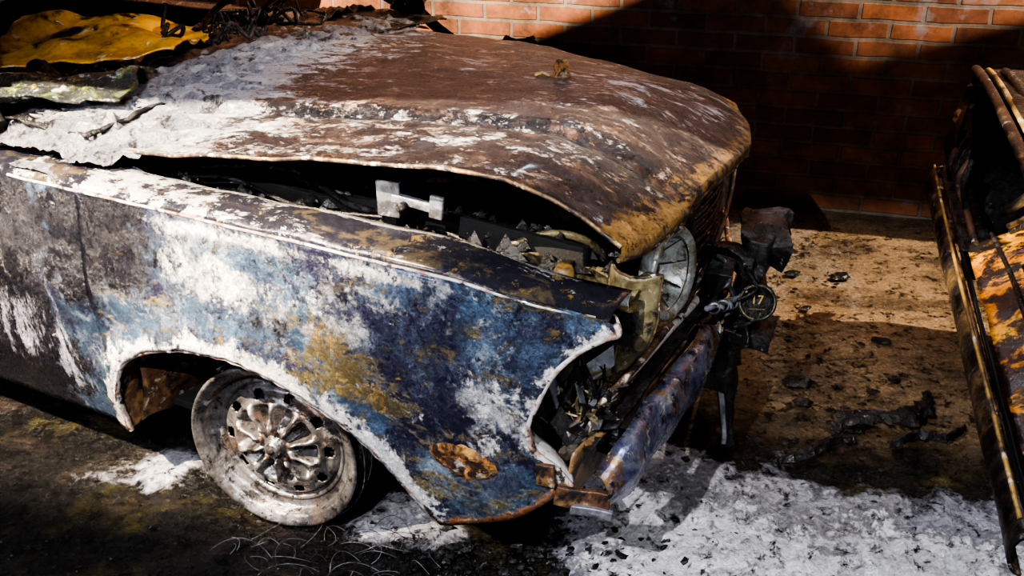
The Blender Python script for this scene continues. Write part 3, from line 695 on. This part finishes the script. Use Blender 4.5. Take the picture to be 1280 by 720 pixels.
# ============================================================ LIGHTS (spots; some on added unseen stands with flaps that shape the light)
def spot(name,loc,tgt,e,col,size,blend,rad):
    L=D.lights.new(name,'SPOT'); L.energy=e; L.color=col; L.spot_size=R(size); L.spot_blend=blend; L.shadow_soft_size=rad
    o=D.objects.new(name,L); scene.collection.objects.link(o); o.location=loc
    o.rotation_euler=(Vector(tgt)-Vector(loc)).to_track_quat('-Z','Y').to_euler(); return o
def added_stand_lamp(loc,tgt,e,col,size,blend,rad,polys,f=.16):  # unseen stand, housing and flaps are added around the spot
    P=Vector(loc)
    st=empty('added_light_stand',(P.x,P.y,0))
    d=(Vector(tgt)-P).normalized()
    q=d.to_track_quat('-Z','Y').to_euler()
    h=box('housing',(0,0,P.z),(.24,.18,.05),'paintedsteel',st,bev=.01); h.location=Vector((0,0,P.z))-d*.05; h.rotation_euler=q
    b_=Vector((-d.x,-d.y,0)).normalized()*.12
    tube('pole',[(b_.x,b_.y,.02),(b_.x,b_.y,P.z)],.018,'paintedsteel',st)
    for k in range(3):
        a=k*2.094; tube('leg_%d'%k,[(b_.x,b_.y,.5),(b_.x+.35*math.cos(a),b_.y+.35*math.sin(a),.01)],.010,'paintedsteel',st)
    for k,pl in enumerate(polys):  # flaps added to block light, scaled down from outlines on the wall
        vs=[(Q-P)*f+Vector((0,0,P.z)) for Q in pl]
        mk('added_light_flap_%d'%k,vs,[tuple(range(len(vs)))],'paintedsteel',st,smooth=False,solid=.002)
    o=spot('lamp',(0,0,P.z),(0,0,0),e,col,size,blend,rad); o.parent=st; o.rotation_euler=q
    return st
FL=lambda a,b,c:[[WP(-3.2,a),WP(-.8,b),WP(1.0,c),WP(3.0,c),WP(3.0,3.4),WP(-3.2,3.4)]]  # added flap outline that keeps the spot off the upper wall
added_stand_lamp((-.70,-.35,2.2),(-.05,1.85,.45),360,(1,.985,.98),60,.6,.008,FL(.52,.28,.03),f=.14)
added_stand_lamp((.95,-.55,2.3),(.65,1.7,.25),150,(.92,.96,1),50,.5,.008,FL(0,-.05,-.12),f=.14)  # fill light added to brighten the car front and foam
added_stand_lamp((-2.0,.9,2.5),WP(-.3,.8),2700,(1,.82,.58),80,.2,.006,[[WP(-2.2,-.38),WP(-.078,.528),WP(.446,.76),WP(1.7,1.315),WP(3.4,1.3),WP(3.4,-1.2),WP(-2.2,-1.2)]])  # flap outline added to cut the left wall patch diagonally
added_stand_lamp((2.45,2.62,2.4),WP(1.3,.8),560,(1,.84,.64),80,.2,.003,[[WP(1.256,.549),WP(.979,.78),WP(.3,1.35),WP(-.6,1.35),WP(-.6,-1.2),WP(1.256,-1.2)],[WP(1.256,.549),WP(1.775,.742),WP(2.6,1.05),WP(2.6,-1.2),WP(1.256,-1.2)]])  # flap outlines added to cut a V of light on the wall
spot('yard_lamp',(1.0,1.6,3.1),(.90,2.40,0),75,(1,.76,.50),30,.8,.10)
spot('added_hood_highlight',(.3,3.35,2.6),(.1,2.0,.5),120,(.74,.85,1),60,.6,.06)  # unseen spot added for highlights on hood and wet floor
spot('side_lamp',(-2.2,.3,1.5),(-.6,1.9,.45),45,(.62,.66,1),70,.6,.1)
w=D.worlds.new('night'); scene.world=w; w.use_nodes=True; w.node_tree.nodes['Background'].inputs[0].default_value=(.45,.46,.55,1); w.node_tree.nodes['Background'].inputs[1].default_value=.04
# ============================================================ CAMERA
cd=D.cameras.new('camera'); cam=D.objects.new('camera',cd); scene.collection.objects.link(cam)
cd.sensor_width=36; cd.lens=1244/1280*36; cam.location=(0,0,1.42); cam.rotation_euler=(R(90-26),0,0); cd.clip_start=.02
scene.camera=cam
scene.view_settings.view_transform='AgX'
scene.view_settings.exposure=.05
try: scene.view_settings.look='AgX - High Contrast'
except Exception: pass
